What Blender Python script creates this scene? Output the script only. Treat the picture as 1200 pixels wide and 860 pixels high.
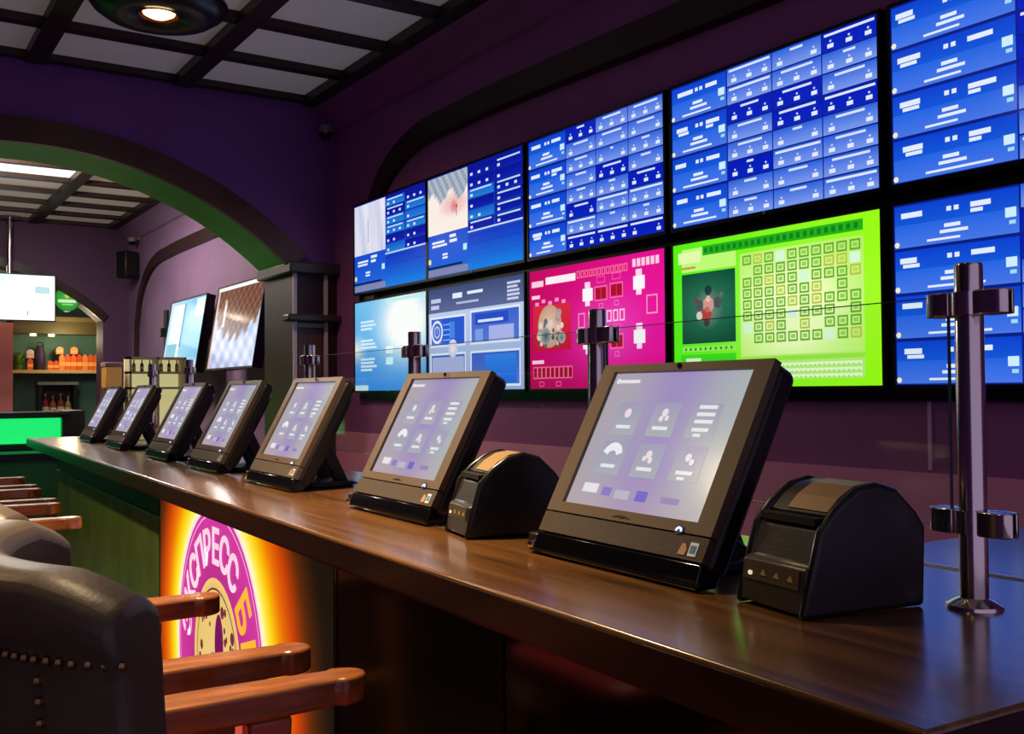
import bpy, bmesh, math, random
from mathutils import Vector, Matrix
for o in list(bpy.data.objects): bpy.data.objects.remove(o, do_unlink=True)
SC = bpy.context.scene; COL = SC.collection
random.seed(7)
PI = math.pi
# ------------------------------------------------------------------ camera
H = 1.30                                   # eye height; counter top is 1.05
FPX = 1180.0; YAW = math.atan(780/FPX); PITCH = math.atan(27.8/FPX); ROLL = 0.008
fw = Vector((math.sin(YAW)*math.cos(PITCH), math.cos(YAW)*math.cos(PITCH), math.sin(PITCH)))
rt = Vector((math.cos(YAW), -math.sin(YAW), 0)); up = rt.cross(fw)
R_ = rt*math.cos(ROLL) - up*math.sin(ROLL); U_ = rt*math.sin(ROLL) + up*math.cos(ROLL)
cam = bpy.data.cameras.new('camera'); co = bpy.data.objects.new('camera', cam); COL.objects.link(co)
cam.sensor_width = 36; cam.lens = FPX/1200*36; cam.clip_start = .02; cam.clip_end = 100
M = Matrix((R_, U_, -fw)).transposed().to_4x4(); M.translation = Vector((0, 0, H)); co.matrix_world = M
SC.camera = co
# ------------------------------------------------------------------ world, exposure, room lights
W = bpy.data.worlds.new('world'); SC.world = W; W.use_nodes = True
W.node_tree.nodes['Background'].inputs[0].default_value = (.42, .32, .54, 1)
W.node_tree.nodes['Background'].inputs[1].default_value = .82
SC.view_settings.view_transform = 'Standard'; SC.view_settings.look = 'None'
SC.view_settings.exposure = 0.0; SC.view_settings.gamma = 1.0
SC.view_settings.use_curve_mapping = False
def light(name, kind, loc, energy, color, size=.2, rot=(0, 0, 0), spot=None):
    l = bpy.data.lights.new(name, kind); l.energy = energy; l.color = color
    if kind == 'AREA': l.size = size
    else: l.shadow_soft_size = size
    if spot: l.spot_size = spot; l.spot_blend = 1
    o = bpy.data.objects.new(name, l); COL.objects.link(o); o.location = loc; o.rotation_euler = rot
    return o
WARM = (1, .71, .41)

# ------------------------------------------------------------------ helpers
def lin(c):
    return tuple(((v/255)/12.92 if v/255 <= .04045 else ((v/255+.055)/1.055)**2.4) for v in c)
MATS = {}
def mat(name, c, rough=.5, metal=0, emit=0, noise=0, nscale=8, bump=0, bscale=60, coat=0, trans=0, ior=1.45, stretch=None, alpha=1, spec=.5):
    if name in MATS: return MATS[name]
    m = bpy.data.materials.new(name); m.use_nodes = True; MATS[name] = m
    nt = m.node_tree; b = nt.nodes['Principled BSDF']; L = nt.links
    rgb = lin(c) + (1,)
    b.inputs['Base Color'].default_value = rgb; b.inputs['Roughness'].default_value = rough
    b.inputs['Metallic'].default_value = metal; b.inputs['IOR'].default_value = ior
    b.inputs['Coat Weight'].default_value = coat; b.inputs['Coat Roughness'].default_value = .08
    b.inputs['Transmission Weight'].default_value = trans
    b.inputs['Specular IOR Level'].default_value = spec
    if emit:
        b.inputs['Emission Color'].default_value = rgb; b.inputs['Emission Strength'].default_value = emit
    if noise or bump:
        tc = nt.nodes.new('ShaderNodeTexCoord'); mp = nt.nodes.new('ShaderNodeMapping')
        L.new(tc.outputs['Object'], mp.inputs[0])
        if stretch: mp.inputs['Scale'].default_value = stretch
        if noise:
            n = nt.nodes.new('ShaderNodeTexNoise'); n.inputs['Scale'].default_value = nscale; n.inputs['Detail'].default_value = 5
            L.new(mp.outputs[0], n.inputs[0])
            r = nt.nodes.new('ShaderNodeValToRGB'); L.new(n.outputs['Fac'], r.inputs[0])
            r.color_ramp.elements[0].position = .3; r.color_ramp.elements[1].position = .7
            r.color_ramp.elements[0].color = tuple(v*(1-noise) for v in rgb[:3])+(1,)
            r.color_ramp.elements[1].color = tuple(min(1, v*(1+noise)) for v in rgb[:3])+(1,)
            L.new(r.outputs[0], b.inputs['Base Color'])
        if bump:
            n2 = nt.nodes.new('ShaderNodeTexNoise'); n2.inputs['Scale'].default_value = bscale; n2.inputs['Detail'].default_value = 3
            L.new(mp.outputs[0], n2.inputs[0])
            bp = nt.nodes.new('ShaderNodeBump'); bp.inputs['Strength'].default_value = bump; bp.inputs['Distance'].default_value = .004
            L.new(n2.outputs['Fac'], bp.inputs['Height']); L.new(bp.outputs[0], b.inputs['Normal'])
    return m
def screen_mat(name, strength=1.0, rough=.12, spec=.5):
    if name in MATS: return MATS[name]
    m = bpy.data.materials.new(name); m.use_nodes = True; MATS[name] = m
    nt = m.node_tree; b = nt.nodes['Principled BSDF']
    a = nt.nodes.new('ShaderNodeAttribute'); a.attribute_name = 'Col'
    b.inputs['Base Color'].default_value = (.01, .01, .012, 1); b.inputs['Roughness'].default_value = rough
    b.inputs['Specular IOR Level'].default_value = spec
    nt.links.new(a.outputs['Color'], b.inputs['Emission Color']); b.inputs['Emission Strength'].default_value = strength
    return m
def link(name, me, parent=None, loc=None, rot=None):
    o = bpy.data.objects.new(name, me); COL.objects.link(o)
    if parent: o.parent = parent
    if loc is not None: o.location = loc
    if rot is not None: o.rotation_euler = rot
    return o
def obj(name, bm, m, parent=None, loc=None, rot=None, smooth=False, bevel=0, segs=2):
    me = bpy.data.meshes.new(name)
    bmesh.ops.recalc_face_normals(bm, faces=bm.faces[:])
    bm.to_mesh(me); bm.free()
    me.materials.append(m)
    if smooth:
        for p in me.polygons: p.use_smooth = True
        try: me.set_sharp_from_angle(angle=math.radians(40))
        except Exception: pass
    o = link(name, me, parent, loc, rot)
    if bevel:
        md = o.modifiers.new('bevel', 'BEVEL'); md.width = bevel; md.segments = segs; md.limit_method = 'ANGLE'
        for p in me.polygons: p.use_smooth = True
        try: me.set_sharp_from_angle(angle=math.radians(40))
        except Exception: pass
    return o
def tag(o, label=None, cat=None, group=None, kind=None):
    if label: o['label'] = label
    if cat: o['category'] = cat
    if group: o['group'] = group
    if kind: o['kind'] = kind
    return o
def thing(name, label, cat, loc=(0, 0, 0), rz=0, group=None):
    o = link(name, None, None, loc, (0, 0, rz)); o.empty_display_size = .1
    return tag(o, label, cat, group)
def struct(name, bm, m, **k):
    return tag(obj(name, bm, m, **k), kind='structure')
def box(bm, x0, x1, y0, y1, z0, z1):
    v = [bm.verts.new((x, y, z)) for x in (x0, x1) for y in (y0, y1) for z in (z0, z1)]
    for f in ((0, 1, 3, 2), (4, 6, 7, 5), (0, 4, 5, 1), (2, 3, 7, 6), (0, 2, 6, 4), (1, 5, 7, 3)):
        bm.faces.new([v[i] for i in f])
    return bm
def B(*a): return box(bmesh.new(), *a)
def prism(bm, pts, axis, a0, a1):
    """polygon pts (p,q) extruded along axis ('x': (y,z), 'y': (x,z), 'z': (x,y))"""
    def mk(p, a): return {'x': (a, p[0], p[1]), 'y': (p[0], a, p[1]), 'z': (p[0], p[1], a)}[axis]
    A = [bm.verts.new(mk(p, a0)) for p in pts]; C = [bm.verts.new(mk(p, a1)) for p in pts]
    n = len(pts)
    bm.faces.new(A); bm.faces.new(C[::-1])
    for i in range(n): bm.faces.new((A[i], A[(i+1) % n], C[(i+1) % n], C[i]))
    return bm
def lathe(bm, prof, segs=24, c=(0, 0, 0), axis='z'):
    rings = []
    for r, z in prof:
        if r < 1e-6: rings.append([bm.verts.new((c[0], c[1], c[2]+z))]); continue
        rings.append([bm.verts.new((c[0]+r*math.cos(2*PI*i/segs), c[1]+r*math.sin(2*PI*i/segs), c[2]+z)) for i in range(segs)])
    for a, b in zip(rings, rings[1:]):
        for i in range(segs):
            j = (i+1) % segs
            if len(a) == 1 and len(b) == 1: continue
            if len(a) == 1: bm.faces.new((a[0], b[i], b[j]))
            elif len(b) == 1: bm.faces.new((a[i], a[j], b[0]))
            else: bm.faces.new((a[i], a[j], b[j], b[i]))
    return bm
def tube(bm, pts, r, segs=10):
    pts = [Vector(p) for p in pts]; rings = []
    for i, p in enumerate(pts):
        d = (pts[min(i+1, len(pts)-1)] - pts[max(i-1, 0)]).normalized()
        a = d.orthogonal().normalized() if abs(d.z) > .95 else d.cross(Vector((0, 0, 1))).normalized()
        b = d.cross(a)
        rings.append([bm.verts.new(p + a*r*math.cos(2*PI*k/segs) + b*r*math.sin(2*PI*k/segs)) for k in range(segs)])
    for A, C in zip(rings, rings[1:]):
        for k in range(segs): bm.faces.new((A[k], A[(k+1) % segs], C[(k+1) % segs], C[k]))
    bm.faces.new(rings[0]); bm.faces.new(rings[-1][::-1])
    return bm
def rrect(w, h, r, n=5, cx=0, cy=0):
    out = []
    for sx, sy, a0 in ((1, 1, 0), (-1, 1, 90), (-1, -1, 180), (1, -1, 270)):
        for k in range(n+1):
            a = math.radians(a0 + 90*k/n)
            out.append((cx + sx*(w/2-r) + r*math.cos(a), cy + sy*(h/2-r) + r*math.sin(a)))
    return out
def copy_thing(root, loc, rz, label=None):
    def cp(o, parent):
        c = o.copy(); COL.objects.link(c); c.parent = parent
        for ch in o.children: cp(ch, c)
        return c
    r = cp(root, None); r.location = loc; r.rotation_euler = (0, 0, rz)
    if label: r['label'] = label
    return r

class Disp:
    """flat print of a lit display: coloured quads; u to the right, v up, both 0..1; faces local -y"""
    def __init__(s, w, h): s.w, s.h = w, h; s.v = []; s.f = []; s.c = []
    def poly(s, pts, cols, lay=0):
        n = len(s.v)
        for (u, v) in pts: s.v.append(((u-.5)*s.w, -.0005*lay, (v-.5)*s.h))
        s.f.append(tuple(range(n, n+len(pts))))
        if not isinstance(cols[0], (tuple, list)): cols = [cols]*len(pts)
        s.c += [lin(c) for c in cols]
    def rect(s, u0, v0, u1, v1, c, lay=1, c2=None):
        """c at the bottom, c2 at the top"""
        c2 = c2 or c
        s.poly([(u0, v0), (u1, v0), (u1, v1), (u0, v1)], [c, c, c2, c2], lay)
    def frame(s, u0, v0, u1, v1, c, t=.006, lay=2):
        a = t*s.h/s.w
        s.rect(u0, v0, u1, v0+t, c, lay); s.rect(u0, v1-t, u1, v1, c, lay)
        s.rect(u0, v0+t, u0+a, v1-t, c, lay); s.rect(u1-a, v0+t, u1, v1-t, c, lay)
    def disc(s, u, v, r, c, lay=2, c2=None, n=20, ry=None):
        """r in units of height; c centre, c2 rim"""
        c2 = c2 or c; ry = ry or r; a = s.h/s.w
        for i in range(n):
            p = [(u + r*a*math.cos(2*PI*k/n), v + ry*math.sin(2*PI*k/n)) for k in (i, i+1)]
            s.poly([(u, v)]+p, [c, c2, c2], lay)
    def ring(s, u, v, r0, r1, c, lay=2, n=28):
        a = s.h/s.w
        for i in range(n):
            A = [(math.cos(2*PI*k/n), math.sin(2*PI*k/n)) for k in (i, i+1)]
            s.poly([(u+r0*a*A[0][0], v+r0*A[0][1]), (u+r1*a*A[0][0], v+r1*A[0][1]), (u+r1*a*A[1][0], v+r1*A[1][1]), (u+r0*a*A[1][0], v+r0*A[1][1])], c, lay)
    def grid(s, nu, nv, fn, box=(0, 0, 1, 1), lay=0):
        u0, v0, u1, v1 = box
        for i in range(nu):
            for j in range(nv):
                q = [(u0+(u1-u0)*a/nu, v0+(v1-v0)*b/nv) for a, b in ((i, j), (i+1, j), (i+1, j+1), (i, j+1))]
                s.poly(q, [fn(*p) for p in q], lay)
    def mesh(s, name, m):
        me = bpy.data.meshes.new(name); me.from_pydata(s.v, [], s.f); me.update()
        at = me.color_attributes.new('Col', 'FLOAT_COLOR', 'CORNER')
        for l in me.loops: at.data[l.index].color = s.c[l.vertex_index] + (1,)
        me.materials.append(m); return me
def mix(a, b, t): t = max(0, min(1, t)); return tuple(x*(1-t)+y*t for x, y in zip(a, b))
def ramp(stops, t):
    for (a, ca), (b, cb) in zip(stops, stops[1:]):
        if t <= b: return mix(ca, cb, (t-a)/(b-a))
    return stops[-1][1]

# ------------------------------------------------------------------ materials
PAINT = mat('purple_paint', (108, 58, 132), .62, noise=.08, nscale=3, bump=.1, bscale=90)
PAINT_R = mat('plum_paint', (150, 84, 148), .6, noise=.08, nscale=3, bump=.1, bscale=90)
DADO = mat('mauve_paint_lit', (228, 150, 196), .5, noise=.05, nscale=4, bump=.08, bscale=90)  # mauve dado, colour raised to stand in for staff-side light
PALE = mat('pale_mauve_paint', (132, 100, 132), .65, noise=.06, nscale=3)
DWOOD = mat('dark_wood', (48, 27, 22), .38, noise=.35, nscale=6, stretch=(6, 6, 1), bump=.1)
BEAM = mat('beam_wood', (46, 26, 20), .45, noise=.3, nscale=6, bump=.1)
GREEN = mat('green_lit_soffit', (70, 214, 30), .5, noise=.1, nscale=4)  # green light on the arch soffit put into its colour
PANEL = mat('frosted_panel', (236, 230, 230), .35, emit=.05, noise=.05, nscale=2)  # weak emission added to brighten the ceiling panels
BLACK = mat('black_plastic', (18, 17, 17), .38, bump=.05, bscale=300)
SHELL = mat('terminal_plastic', (86, 72, 56), .42, bump=.12, bscale=500)
GLOSSBLK = mat('gloss_black', (8, 8, 9), .12)
CHROME = mat('chrome', (215, 208, 200), .16, metal=1)
LEATHER = mat('navy_leather', (80, 68, 54), .45, noise=.2, nscale=14, bump=.1, bscale=160)
BRASS = mat('brass_nails', (170, 140, 90), .3, metal=1)
ARMWOOD = mat('arm_wood', (140, 82, 38), .25, noise=.35, nscale=9, stretch=(1, 7, 7), coat=.4)
FLOORM = mat('floor_wood', (44, 30, 22), .35, noise=.3, nscale=5, stretch=(8, 1, 1))
FRONTM = mat('lacquered_front', (9, 8, 7), .12, noise=.2, nscale=6)
TVBLK = mat('tv_plastic', (10, 10, 14), .3)
SCREEN = screen_mat('screen_print', 1.0)
# wood of the counter top: long grain along the counter
def counter_wood():
    m = mat('counter_wood', (94, 54, 30), .24, coat=.7)
    nt = m.node_tree; L = nt.links; b = nt.nodes['Principled BSDF']
    tc = nt.nodes.new('ShaderNodeTexCoord'); mp = nt.nodes.new('ShaderNodeMapping'); mp.inputs['Scale'].default_value = (26, 1.6, 26)
    L.new(tc.outputs['Object'], mp.inputs[0])
    n = nt.nodes.new('ShaderNodeTexNoise'); n.inputs['Scale'].default_value = 1.4; n.inputs['Detail'].default_value = 8; n.inputs['Distortion'].default_value = .6
    L.new(mp.outputs[0], n.inputs[0])
    r = nt.nodes.new('ShaderNodeValToRGB'); L.new(n.outputs['Fac'], r.inputs[0])
    e = r.color_ramp.elements; e[0].position = .28; e[1].position = .75
    e[0].color = lin((70, 44, 20))+(1,); e[1].color = lin((124, 84, 40))+(1,)
    L.new(r.outputs[0], b.inputs['Base Color'])
    b.inputs['Coat Roughness'].default_value = .17
    mr = nt.nodes.new('ShaderNodeMapRange'); L.new(n.outputs['Fac'], mr.inputs[0]); mr.inputs[3].default_value = .2; mr.inputs[4].default_value = .3
    L.new(mr.outputs[0], b.inputs['Roughness'])
    return m
COUNTERM = counter_wood()

# ------------------------------------------------------------------ the setting
XW = 2.96; YA = 6.80; YB = 7.36; YF = 13.2
struct('floor', B(-4, 4.5, -2.5, 16, -.1, 0), FLOORM)
wr = struct('wall_right', B(XW, XW+.15, -2.5, YF+.4, 0, 3.9), PAINT_R)
tag(obj('dado', B(XW-.012, XW+.005, -2.5, YA, 0, 1.02), DADO, wr))
obj('wall_joint', B(XW-.004, XW+.005, 1.993, 2.006, 1.03, 1.27), mat('joint', (220, 180, 220), .4), wr)
obj('pale_upper_wall', B(XW-.006, XW+.005, YB, YF, 0, 3.2), PALE, wr)
struct('wall_left', B(-4.15, -4, -2.5, 16, 0, 3.9), PAINT)

def arch_wall(name, y0, y1, zs, mwall, x0=-.81, x1=2.65, xl=-4, xr=XW, top=3.9, rise=.69):
    hs = (x1-x0)/2; cx = (x0+x1)/2; R = (hs*hs+rise*rise)/(2*rise)
    def az(x): return zs + math.sqrt(max(0, R*R-(x-cx)**2)) - (R-rise)
    bm = bmesh.new()
    box(bm, xl, x0, y0, y1, 0, top); box(bm, x1, xr, y0, y1, 0, top)
    n = 40; xs = [x0+(x1-x0)*i/n for i in range(n+1)]
    pts = [(x, az(x)) for x in xs] + [(x1, top), (x0, top)]
    prism(bm, pts, 'y', y0, y1)
    w = struct(name, bm, mwall)
    return w, az, xs
def arc_band(xs, az, d0, d1, y0, y1):
    """band following the arch, from d0 below to d1 above the arc"""
    bm = bmesh.new(); R = []
    for i, x in enumerate(xs):
        a = xs[max(i-1, 0)]; b = xs[min(i+1, len(xs)-1)]
        t = Vector((b-a, az(b)-az(a))).normalized(); nrm = Vector((-t.y, t.x))
        R.append([bm.verts.new((x+nrm.x*d, y, az(x)+nrm.y*d)) for d, y in ((d0, y0), (d0, y1), (d1, y1), (d1, y0))])
    for A, C in zip(R, R[1:]):
        for k in range(4): bm.faces.new((A[k], A[(k+1) % 4], C[(k+1) % 4], C[k]))
    bm.faces.new(R[0]); bm.faces.new(R[-1][::-1])
    return bm
ZS = H+.91
wa, az, xs = arch_wall('wall_back', YA, YB, ZS, PAINT)
obj('arch_moulding', arc_band(xs, az, -.055, .10, YA-.05, YA+.0), mat('moulding_wood', (66, 38, 28), .4, noise=.25, nscale=5), wa)
obj('arch_soffit', arc_band(xs, az, -.04, .004, YA, YB), GREEN, wa)
wf, azf, xsf = arch_wall('wall_far', YF, YF+.4, ZS, mat('dark_plum_paint', (84, 50, 84), .6, noise=.08, nscale=3))
obj('arch_moulding', arc_band(xsf, azf, -.02, .09, YF-.04, YF), DWOOD, wf)
# room beyond the far arch
struct('wall_bar', B(-4, 4.5, 15.3, 15.45, 0, 3.9), mat('bar_green_wall', (74, 120, 100), .6, noise=.15, nscale=2))
struct('wall_bar_side', B(3.25, 3.4, YF+.4, 15.3, 0, 3.9), PAINT_R)
# wooden pilaster where the arch lands
pl = tag(link('trim_1', None, None, (2.65, YA, 0)), kind='structure')
obj('shaft', B(-.02, .31, -.03, -.0005, 0, H+.84), DWOOD, pl)
obj('jamb_board', B(-.02, -.0005, 0, YB-YA, 0, H+.84), DWOOD, pl)
obj('capital', B(-.07, .31, -.10, YB-YA+.04, H+.84, H+.92), mat('capital_wood', (60, 50, 54), .35, noise=.2), pl, bevel=.012)
obj('ledge', B(-.09, .31, -.12, .02, H+.50, H+.55), mat('capital_wood', (60, 50, 54)), pl, bevel=.012)
ST = mat('pale_strip', (196, 176, 188), .4)
for x in (-.028, .205):
    obj('strip', B(x, x+.026, -.05, -.03, H+.55, H+.84), ST, pl); obj('strip', B(x, x+.026, -.05, -.03, .2, H+.50), ST, pl)
obj('strip', B(0, .2, -.05, -.03, H+.46, H+.49), mat('olive_strip', (130, 128, 100), .4), pl)
obj('inset_panel', B(.01, .19, -.036, -.03, .2, H+.45), mat('inset', (84, 46, 50), .4, noise=.2), pl)

# ceilings: dark beams and frosted panels
ZC = H+2.06
def ceiling(name, y0, y1, xa, xb, px, py, ystart, pm, lit=()):
    c = struct(name, B(-4, XW+.02, y0, y1, ZC+.09, ZC+.16), BEAM)
    bx = []; x = xb
    while x > xa-.01: bx.append(x); x -= px
    by = []; y = ystart
    while y > y0+.02: by.append(y); y -= py
    for x in bx: obj('beam', B(x-.06, x+.06, min(by)-.05, ystart+.02, ZC-.01, ZC+.09), BEAM, c)
    for y in by: obj('beam', B(min(bx)-.04, xb+.04, y-.045, y+.045, ZC+.006, ZC+.09), BEAM, c)
    me = None
    for i in range(len(bx)-1):
        for j in range(len(by)-1):
            cx = (bx[i]+bx[i+1])/2; cy = (by[j]+by[j+1])/2
            if me is None or (i, j) in lit:
                o = obj('ceiling_panel', B(-px/2+.055, px/2-.055, -py/2+.04, py/2-.04, 0, .012), pm if (i, j) not in lit else mat('lit_panel', (235, 235, 225), .4, emit=1.2), c, loc=(cx, cy, ZC+.05))
                if (i, j) not in lit: me = o.data
            else: link('ceiling_panel', me, c, (cx, cy, ZC+.05))
    return c
c1 = ceiling('ceiling', -2.5, YA, -.9, 2.76, .9, .65, YA-.03, PANEL)
c2 = ceiling('ceiling_second_room', YB, YF, -.9, 2.76, .9, .65, YF-.03, mat('frosted_panel_warm', (240, 230, 204), .35, emit=.09), lit=((1, 4),))  # panels get the same added glow, stronger and warmer
struct('ceiling_bar', B(-4, 4.5, YF+.4, 15.45, ZC+.1, ZC+.2), PAINT)
# coves between wall and ceiling grid
def cove(name, y0, y1, m): return struct(name, prism(bmesh.new(), [(2.79, ZC+.09), (2.79, ZC), (2.84, ZC-.04), (2.88, ZC-.09), (XW-.03, ZC-.17), (XW, ZC-.19), (XW, ZC+.09)], 'y', y0, y1), m)
cove('trim_2', -2.5, YA, PAINT_R); cove('trim_3', YB, YF, PALE)
# arch-shaped dark mouldings on the right wall
def wall_moulding(name, pts, w=.12):
    bm = bmesh.new(); R = []
    P = [Vector(p) for p in pts]
    for i, p in enumerate(P):
        t = (P[min(i+1, len(P)-1)]-P[max(i-1, 0)]).normalized(); n = Vector((-t.y, t.x))
        R.append([bm.verts.new(q) for q in ((XW-.004, p.x-n.x*w/2, p.y-n.y*w/2), (XW-.04, p.x-n.x*w/2*.8, p.y-n.y*w/2*.8), (XW-.04, p.x+n.x*w/2*.8, p.y+n.y*w/2*.8), (XW-.004, p.x+n.x*w/2, p.y+n.y*w/2))])
    for A, C in zip(R, R[1:]):
        for k in range(4): bm.faces.new((A[k], A[(k+1) % 4], C[(k+1) % 4], C[k]))
    bm.faces.new(R[0]); bm.faces.new(R[-1][::-1])
    return struct(name, bm, DWOOD, smooth=True)
def arcpts(yc, zc, ry, rz, a0, a1, n=14): return [(yc+ry*math.cos(math.radians(a0+(a1-a0)*k/n)), zc+rz*math.sin(math.radians(a0+(a1-a0)*k/n))) for k in range(n+1)]
wall_moulding('trim_4', [(6.15, 1.9), (6.15, H+1.1)] + arcpts(5.25, H+1.1, .9, .5, 8, 86) + [(4.6, H+1.605), (3.7, H+1.585), (2.8, H+1.56), (1.6, H+1.53)], .17)
wall_moulding('trim_5', [(12.75, 1.3), (12.7, H+.8)] + arcpts(11.5, H+.85, 1.15, .7, 8, 86) + [(10.9, H+1.565), (9.3, H+1.56), (8.2, H+1.55)], .15)

# ------------------------------------------------------------------ the counter
CR = math.atan(.036); CO = Vector((.64, 0))
def C(u, v, z=1.05):
    return Vector((CO.x + u*math.cos(CR) + v*math.sin(CR), CO.y - u*math.sin(CR) + v*math.cos(CR), z))
CZ = 1.05
ct = thing('bar_counter', 'long dark wooden counter with rounded front edge carrying the row of touch terminals', 'counter', (CO.x, 0, 0), -CR)
obj('worktop', B(0, .60, .45, 6.4, CZ-.045, CZ), COUNTERM, ct, bevel=.004, segs=2)
obj('front_edge', B(-.003, .0, .452, 6.398, CZ-.045, CZ-.005), mat('edge_brown', (26, 17, 13), .3), ct)
obj('front_edge', B(.0, .6, .447, .45, CZ-.045, CZ-.005), mat('edge_brown', (44, 28, 20)), ct)
obj('edge_trim', B(.02, .035, .50, 6.38, CZ-.06, CZ-.045), mat('trim_brown', (60, 40, 30), .3), ct)
obj('body', B(.17, .56, .55, 6.3, .08, CZ-.045), mat('counter_body', (20, 14, 12), .4), ct)
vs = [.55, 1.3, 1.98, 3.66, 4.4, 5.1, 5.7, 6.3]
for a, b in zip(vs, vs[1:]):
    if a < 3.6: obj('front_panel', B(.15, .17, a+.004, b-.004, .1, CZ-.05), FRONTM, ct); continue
    obj('front_panel', B(.15, .17, a+.004, b-.004, .87, CZ-.05), mat('dark_green_reflection', (22, 112, 58), .15), ct)  # reflection of the green bar painted into the far panels and strip
    obj('reflection_strip', B(.145, .17, a+.002, b-.002, .857, .868), mat('green_reflection_line', (70, 240, 110), .25), ct)
    obj('front_panel', B(.15, .17, a+.004, b-.004, .1, .855), mat('olive_green_reflection', (146, 186, 84), .2, noise=.2, nscale=4), ct)
obj('plinth', B(.2, .5, .6, 6.25, 0, .08), BLACK, ct)
# return piece at the near end
rc = thing('return_counter', 'near end of the counter turning towards the wall with a bright metal joint strip', 'counter', (0, 0, 0), 0)
g = .60*math.cos(CR)
def cx(v): return C(.604, v).x
obj('worktop', prism(bmesh.new(), [(cx(.44), .445), (2.2, .445), (2.2, 1.0), (cx(1.0), 1.0)], 'z', CZ-.045, CZ), COUNTERM, rc, bevel=.006)
obj('joint_strip', prism(bmesh.new(), [(cx(.45)-.003, .45), (cx(.45)+.004, .45), (cx(1.0)+.004, 1.0), (cx(1.0)-.003, 1.0)], 'z', CZ-.01, CZ+.0025), mat('strip_metal', (225, 222, 230), .3, metal=.6), rc)
obj('body', B(1.35, 2.15, .55, .95, .0, CZ-.045), mat('counter_body', (20, 14, 12)), rc)

# ------------------------------------------------------------------ televisions
NAVY = (8, 20, 150)
def bars(d, u, v, w, h, n=1, c=(228, 236, 250), lay=3):
    for k in range(n): d.rect(u, v-k*h*1.6, u+w*random.uniform(.7, 1), v-k*h*1.6+h, c, lay)
def odds_table(d, rows, first=.31, cols=3, u0=0, v0=0, v1=1, cut=None, seed=1):
    rnd = random.Random(seed); rh = (v1-v0)/rows
    for r in range(rows):
        b = v0 + (rows-1-r)*rh; t = b+rh
        d.rect(u0+.004, b+.53*rh, first, t-.01, (18, 86, 214), 1, (10, 64, 208)); d.rect(u0+.004, b+.008, first, b+.53*rh, (70, 118, 230), 1, (36, 100, 226))
        wt = (226, 236, 252)
        x = u0+.02+rnd.random()*.02
        d.rect(x, b+.68*rh, x+rnd.uniform(.06, .09), b+.80*rh, wt, 3)
        if rnd.random() < .5: d.rect(x+.01, b+.58*rh, x+.07, b+.66*rh, wt, 3)
        for q in (0, .025): d.rect(u0+(first-u0)*.45+q, b+.70*rh, u0+(first-u0)*.45+q+.016, b+.80*rh, wt, 3)
        x = u0+(first-u0)*.64
        d.rect(x, b+.70*rh, x+rnd.uniform(.06, .09), b+.81*rh, wt, 3)
        if rnd.random() < .5: d.rect(x, b+.59*rh, x+.04, b+.67*rh, wt, 3)
        m = u0+(first-u0)*.5
        d.rect(m-.03, b+.36*rh, m+.025, b+.44*rh, wt, 3); d.rect(m-.045, b+.24*rh, m+.05, b+.31*rh, wt, 3); d.rect(m-.09, b+.10*rh, m+.12*rnd.random()+.02, b+.15*rh, wt, 3)
        d.rect(first-.042, b+.36*rh, first-.008, b+.56*rh, (206, 236, 250), 3); d.rect(first-.03, b+.22*rh, first-.01, b+.3*rh, (160, 220, 240), 3)
        d.disc(u0+.012, b+.11*rh, .016, (240, 236, 200), 3, n=10)
    cw = (1-first-.006)/cols; n2 = rows*2; rh2 = (v1-v0)/n2
    for c in range(cols):
        a = first+.006+c*cw
        for r in range(n2):
            b = v0+(n2-1-r)*rh2; hl = rnd.random()
            if hl < .28: lo, hi = (6, 34, 190), (4, 26, 180)
            else: lo, hi = (120, 152, 236), (40, 96, 220)
            d.rect(a, b+.006, a+cw-.005, b+rh2-.004, lo, 1, hi)
            w = rnd.uniform(.08, .75)*cw; m = a+cw/2
            if rnd.random() < .75: d.rect(m-w/2, b+.74*rh2, m+w/2, b+.86*rh2, (214, 226, 250), 3)
            else: d.rect(a+.01, b+.76*rh2, a+cw-.012, b+.88*rh2, (222, 230, 252), 3)
            k = rnd.choice((2, 3, 3))
            for q in range(k):
                x = a + cw*(.16 + .68*q/(k-1))
                d.rect(x-.013, b+.18*rh2, x+.013, b+.38*rh2, (226, 234, 252), 3); d.rect(x-.004, b+.46*rh2, x+.004, b+.56*rh2, (190, 212, 250), 3)
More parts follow.
